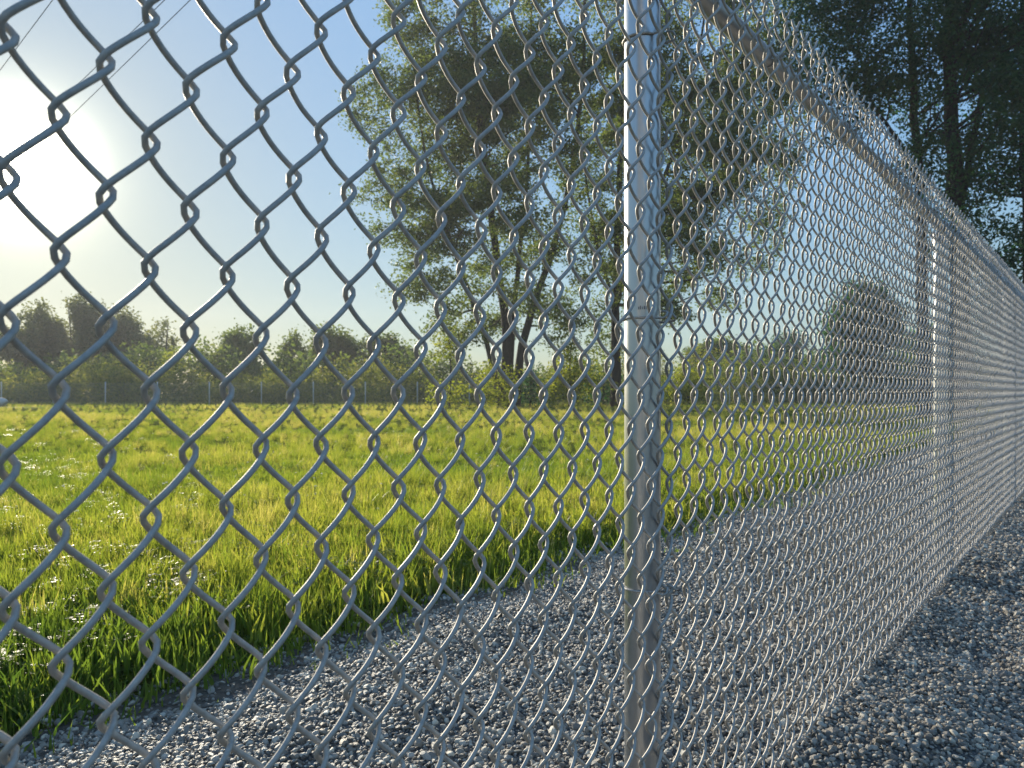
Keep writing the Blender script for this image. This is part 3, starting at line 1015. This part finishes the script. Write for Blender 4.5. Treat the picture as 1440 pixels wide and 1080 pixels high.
T_('cottonwood_tree', 'tallest dark green tree at the right, with a thick dark trunk above the rail', at(1350, 590, Y2 - 1),
   [stem_px([(1352, 595, 0), (1350, 420, 0), (1342, 280, 0), (1336, 140, 0), (1334, 0, 0), (1330, -200, 0)], Y2 - 1, 0.30, 0.10),
    stem_px([(1345, 310, 0), (1372, 220, .3), (1394, 120, .4), (1408, 10, .3)], Y2 - 1, 0.13, 0.04)],
   blobs_px([(1345, 60, 62, 70, 0), (1330, 165, 45, 55, 1), (1395, 60, 60, 75, 0), (1400, 170, 55, 55, 0), (1365, 245, 45, 45, 0), (1330, 270, 26, 30, 0), (1350, -70, 100, 80, 0), (1305, 235, 24, 30, 1), (1360, 310, 36, 40, 0), (1330, 220, 40, 40, -1), (1400, 300, 36, 50, 1), (1380, 380, 34, 40, 0), (1345, 130, 50, 60, -2), (1375, 180, 44, 50, -2), (1340, 20, 60, 60, -2), (1420, 120, 50, 70, -2)], Y2 - 1),
   0.12, M_LEAF_DARK, 20, 22, 0.22, 504, 60, gap=-0.19, gf=1.4)
T_('cottonwood_tree', 'dark green leafy tree cut off by the right edge of the photo', at(1452, 590, Y2 - 2),
   [stem_px([(1455, 595, 0), (1450, 420, 0), (1446, 260, 0), (1440, 100, 0), (1436, -80, 0)], Y2 - 2, 0.28, 0.08)],
   blobs_px([(1440, 110, 62, 70, 0), (1425, 240, 55, 55, 0), (1440, 335, 55, 55, 0), (1500, 180, 80, 100, 0), (1450, 0, 80, 80, 0), (1390, 320, 28, 34, 1), (1520, 320, 80, 70, 0), (1420, 400, 40, 50, 0), (1470, 430, 60, 60, 1)], Y2 - 2),
   0.12, M_LEAF_DARK, 20, 22, 0.22, 505, 50, gap=-0.19, gf=1.4)

# trees and bushes in the far hedge: (name, label, px, top, half width px, Y, material, seed)
far = [
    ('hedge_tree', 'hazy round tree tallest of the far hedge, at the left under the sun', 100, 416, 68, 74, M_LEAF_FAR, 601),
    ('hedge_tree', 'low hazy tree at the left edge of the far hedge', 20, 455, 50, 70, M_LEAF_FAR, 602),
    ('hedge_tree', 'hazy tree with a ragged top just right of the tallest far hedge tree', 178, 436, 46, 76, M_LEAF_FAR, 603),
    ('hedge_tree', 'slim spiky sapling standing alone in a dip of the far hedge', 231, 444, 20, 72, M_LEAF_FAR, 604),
    ('hedge_tree', 'dark rounded bushy tree in the middle of the left hedge', 330, 460, 56, 62, M_LEAF, 605),
    ('hedge_tree', 'small feathery tree between the dark rounded bush and the dark clump', 413, 470, 34, 64, M_LEAF, 606),
    ('hedge_tree', 'dark low clump of trees left of the tall pale tree', 478, 462, 52, 66, M_LEAF, 607),
    ('hedge_tree', 'dark low tree right beside the tall pale tree', 548, 470, 44, 68, M_LEAF, 608),
    ('hedge_tree', 'dark compact tree seen through the fence right of the nearest post', 1222, 392, 58, 48, M_LEAF_DARK, 609),
    ('hedge_tree', 'long low dark tree on the skyline through the fence', 1105, 468, 60, 85, M_LEAF_DARK, 610),
    ('hedge_tree', 'far low green tree behind the fence just right of the post', 1000, 478, 62, 70, M_LEAF, 611),
    ('hedge_tree', 'distant green tree behind the dense right part of the fence', 1330, 450, 70, 60, M_LEAF_DARK, 612),
]
for nm, lab, px, top, hw, Y, mt, seed in far:
    k = Y / F
    r = np.random.default_rng(seed)
    b = np.array([(px - 720) * k, Y, 0])
    zt = H + (HOR - top) * k
    bl = []
    slim = hw < 25
    for j in range(7 if not slim else 5):
        t = (j + 0.5) / (7 if not slim else 5)
        wz = hw * k * (0.55 if not slim else 0.5)
        off = r.uniform(-1, 1) * hw * k * (0.62 if not slim else 0.2)
        zc = zt * (0.25 + 0.6 * (1 - (off / (hw * k)) ** 2) * r.uniform(0.45, 1.0)) if not slim else zt * (0.2 + 0.7 * t)
        bl.append((b + np.array([off, r.uniform(-1, 1) * 1.2, zc]), np.array([wz * r.uniform(.7, 1.1), wz, min(zt * 0.30, zc * 0.8) * r.uniform(.7, 1.0)])))
    bl.append((b + np.array([0, 0, zt * 0.76]), np.array([hw * k * 0.4, hw * k * 0.4, zt * 0.25])))
    bl.append((b + np.array([0, 0, zt * 0.3]), np.array([hw * k * 1.05, hw * k * 0.6, zt * 0.32])))
    stems = [([b + np.array([0, 0, -0.1]), b + np.array([0.1, 0, zt * 0.4]), b + np.array([r.uniform(-.4, .4), 0, zt * 0.9])], 0.16, 0.03)]
    T_(nm, lab, b, stems, bl, 0.30, mt, 5.2 if Y > 60 else 9, 14, 0.32, seed, 16, 'trees of the far hedge')

# shrubs at the foot of the big trees, and sprays of lit bushes in the hedge
shr = [
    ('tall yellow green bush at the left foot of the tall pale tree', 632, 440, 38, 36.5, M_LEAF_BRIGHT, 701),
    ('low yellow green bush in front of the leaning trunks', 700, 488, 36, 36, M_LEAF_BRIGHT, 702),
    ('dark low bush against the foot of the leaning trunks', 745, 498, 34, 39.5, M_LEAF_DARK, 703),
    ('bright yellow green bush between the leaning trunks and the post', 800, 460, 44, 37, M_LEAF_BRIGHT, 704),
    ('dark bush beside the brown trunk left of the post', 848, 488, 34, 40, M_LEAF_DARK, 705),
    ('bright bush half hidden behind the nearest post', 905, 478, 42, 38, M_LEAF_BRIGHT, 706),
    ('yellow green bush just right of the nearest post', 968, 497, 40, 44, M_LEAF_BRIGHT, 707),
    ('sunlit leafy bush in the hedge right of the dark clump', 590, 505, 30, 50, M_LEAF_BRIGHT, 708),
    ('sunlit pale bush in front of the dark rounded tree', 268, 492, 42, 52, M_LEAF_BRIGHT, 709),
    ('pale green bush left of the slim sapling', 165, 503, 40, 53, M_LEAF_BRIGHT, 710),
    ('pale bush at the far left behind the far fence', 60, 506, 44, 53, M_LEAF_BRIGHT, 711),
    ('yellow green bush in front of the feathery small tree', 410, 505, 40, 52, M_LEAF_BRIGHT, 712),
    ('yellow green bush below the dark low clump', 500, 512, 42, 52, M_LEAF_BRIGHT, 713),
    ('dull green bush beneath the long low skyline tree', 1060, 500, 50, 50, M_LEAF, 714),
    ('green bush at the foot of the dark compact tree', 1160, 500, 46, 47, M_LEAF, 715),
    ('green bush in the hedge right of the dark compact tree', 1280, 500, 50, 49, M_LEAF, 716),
]
for lab, px, top, hw, Y, mt, seed in shr:
    k = Y / F
    r = np.random.default_rng(seed)
    b = np.array([(px - 720) * k, Y, 0])
    zt = H + (HOR - top) * k
    bl = []
    for j in range(6):
        off = r.uniform(-0.7, 0.7) * hw * k
        zc = zt * r.uniform(0.25, 0.72)
        bl.append((b + np.array([off, r.uniform(-.6, .6), zc]), np.array([hw * k * 0.45, hw * k * 0.45, min(zt * 0.28, zc * .85)])))
    bl.append((b + np.array([0, 0, zt * 0.25]), np.array([hw * k, hw * k * 0.7, zt * 0.24])))
    stems = [([b + np.array([0, 0, -0.05]), b + np.array([0.05, 0, zt * 0.4]), b + np.array([r.uniform(-.2, .2), 0, zt * 0.8])], 0.05, 0.012)]
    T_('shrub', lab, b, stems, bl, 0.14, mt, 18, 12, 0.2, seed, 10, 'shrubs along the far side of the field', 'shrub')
print('leaves', total)

# tall weeds massed along the far fence
def weeds():
    r = np.random.default_rng(77)
    n = 6500
    x = r.uniform(-44, 34, n); y = r.uniform(46.2, 51, n)
    hgt = 1.55 + 2.0 * vnoise(x * 0.22, y * 0.2, 3) + 1.5 * vnoise(x * 0.75, y * 0.6, 4) + 0.16 * (y - 46) + r.uniform(-.3, .45, n)
    keep = vnoise(x * 1.1, y * 0.8, 5) + 0.4 * vnoise(x * 2.6, y * 2, 6) > -0.24
    x, y, hgt = x[keep], y[keep], np.maximum(hgt[keep], 0.5); n = len(x)
    m = 11
    idx = np.repeat(np.arange(n), m)
    t = r.uniform(0.0, 1.0, len(idx)) ** 0.75
    C = np.stack([x[idx] + r.normal(0, 0.12, len(idx)), y[idx] + r.normal(0, 0.12, len(idx)), hgt[idx] * t], -1)
    o = link('tall_weeds', leaves_mesh('tall_weeds', C, 0.19, M_WEED, 78, aspect=0.4))
    tag(o, 'band of tall weeds massed behind the far fence', kind='stuff')
weeds()


def undergrowth():
    r = np.random.default_rng(79)
    n = 5000
    x = r.uniform(-62, 52, n); y = r.uniform(54, 66, n)
    hgt = 2.7 + 3.4 * vnoise(x * 0.16, y * 0.1, 9) + 1.6 * vnoise(x * 0.5, y * 0.3, 19) + r.uniform(-.4, .6, n)
    idx = np.repeat(np.arange(n), 14)
    t = r.uniform(0.0, 1.0, len(idx)) ** 0.7
    C = np.stack([x[idx] + r.normal(0, 0.3, len(idx)), y[idx] + r.normal(0, 0.3, len(idx)), hgt[idx] * t], -1)
    o = link('undergrowth', leaves_mesh('undergrowth', C, 0.32, M_LEAF, 80))
    tag(o, 'dark tangled undergrowth filling the foot of the far hedge', kind='stuff')
undergrowth()

# ------------------------------------------------------------------ the far fence across the end of the field
FY = 45.0
ff = empty('chain_link_fence', (-33, FY, 0))
tag(ff, 'low far fence of thin pale posts across the end of the field', 'fence')
mb = MB(); mb.add(*cyl_profile([(0.034, -0.05), (0.034, 1.34), (0.025, 1.37), (0.002, 1.38)], 10)); fpm = mb.mesh('far_post', M_POST)
for x in np.arange(0, 62, 3.05):
    link('post', fpm, ff, (x, 0.05, 0))
mb = MB()
hh = 1.3
for x in np.arange(-1.2, 62, 0.075):
    for dx in (1.0, -1.0):
        a = np.array([x if dx > 0 else x + 1.0, 0, 0.03]); b = a + np.array([dx * hh * 0.67, 0, hh])
        u = np.array([0.0022, 0, 0])
        mb.add([a - u, a + u, b + u, b - u, a + [0, 0.004, 0], b + [0, 0.004, 0]], [(0, 1, 2, 3), (1, 4, 5, 2), (4, 0, 3, 5)])
tag(link('wire_mesh', mb.mesh('far_wire_mesh', M_WIRE, False), ff, (0, -0.01, 0)), kind='stuff')

# a pale rock by the track at the far left
V, T = icosphere(2)
r = np.random.default_rng(5)
for _ in range(14):
    d = r.normal(size=3); d /= np.linalg.norm(d)
    V = V - np.maximum(V @ d - r.uniform(0.6, 0.9), 0)[:, None] * d
V = V * np.array([0.5, 0.35, 0.32])
tag(link('rock', mesh_from('rock', V, T, M_ROCK), None, (-25.8, 38.6, 0.2)), 'pale rock at the left edge of the field beside the track', 'rock')

# ------------------------------------------------------------------ power lines overhead
def ray(px, py, z):
    d = np.array([(px - 720) / F, 1.0, (HOR - py) / F])
    return np.array([0, 0, H]) + d * ((z - H) / d[2])
lines = [((263, 3), (93, 170), 9.0, 'thin cable ending above the sun, right one of the close pair at top left'),
         ((228, 2), (120, 108), 9.25, 'thin cable close beside its twin, left one of the pair at top left'),
         ((73, 0), (0, 98), 9.1, 'single thin cable crossing the top left corner of the sky')]
for (p, q, z, lab) in lines:
    a, b = ray(*p, z), ray(*q, z)
    d = (b - a) / np.linalg.norm(b - a)
    A = a - d * 62; B = a + d * 86
    n = 90
    t = np.linspace(0, 1, n)[:, None]
    P = A + (B - A) * t
    # sag that leaves the seen stretch where it is
    tt = (t[:, 0] - 0.42)
    P[:, 2] += 6.0 * tt ** 2 - 0.02
    mb = MB(); mb.tube(P - P[0], 0.009, 6)
    o = link('power_line', mb.mesh('power_line', M_CABLE), None, P[0])
    tag(o, lab, 'power line', 'power lines overhead')

# ------------------------------------------------------------------ evening haze
hm, ht, hout = new_mat('evening_haze')
pv = ht.nodes.new('ShaderNodeVolumePrincipled')
pv.inputs['Color'].default_value = (0.92, 0.94, 0.97, 1)
pv.inputs['Density'].default_value = 0.0009
pv.inputs['Anisotropy'].default_value = 0.3
ht.links.new(pv.outputs[0], hout.inputs['Volume'])
mb = MB(); mb.box((-290, -280, -1.3), (290, 300, 31))
tag(link('haze', mb.mesh('haze', hm, False)), 'thin evening haze over the field', kind='stuff')
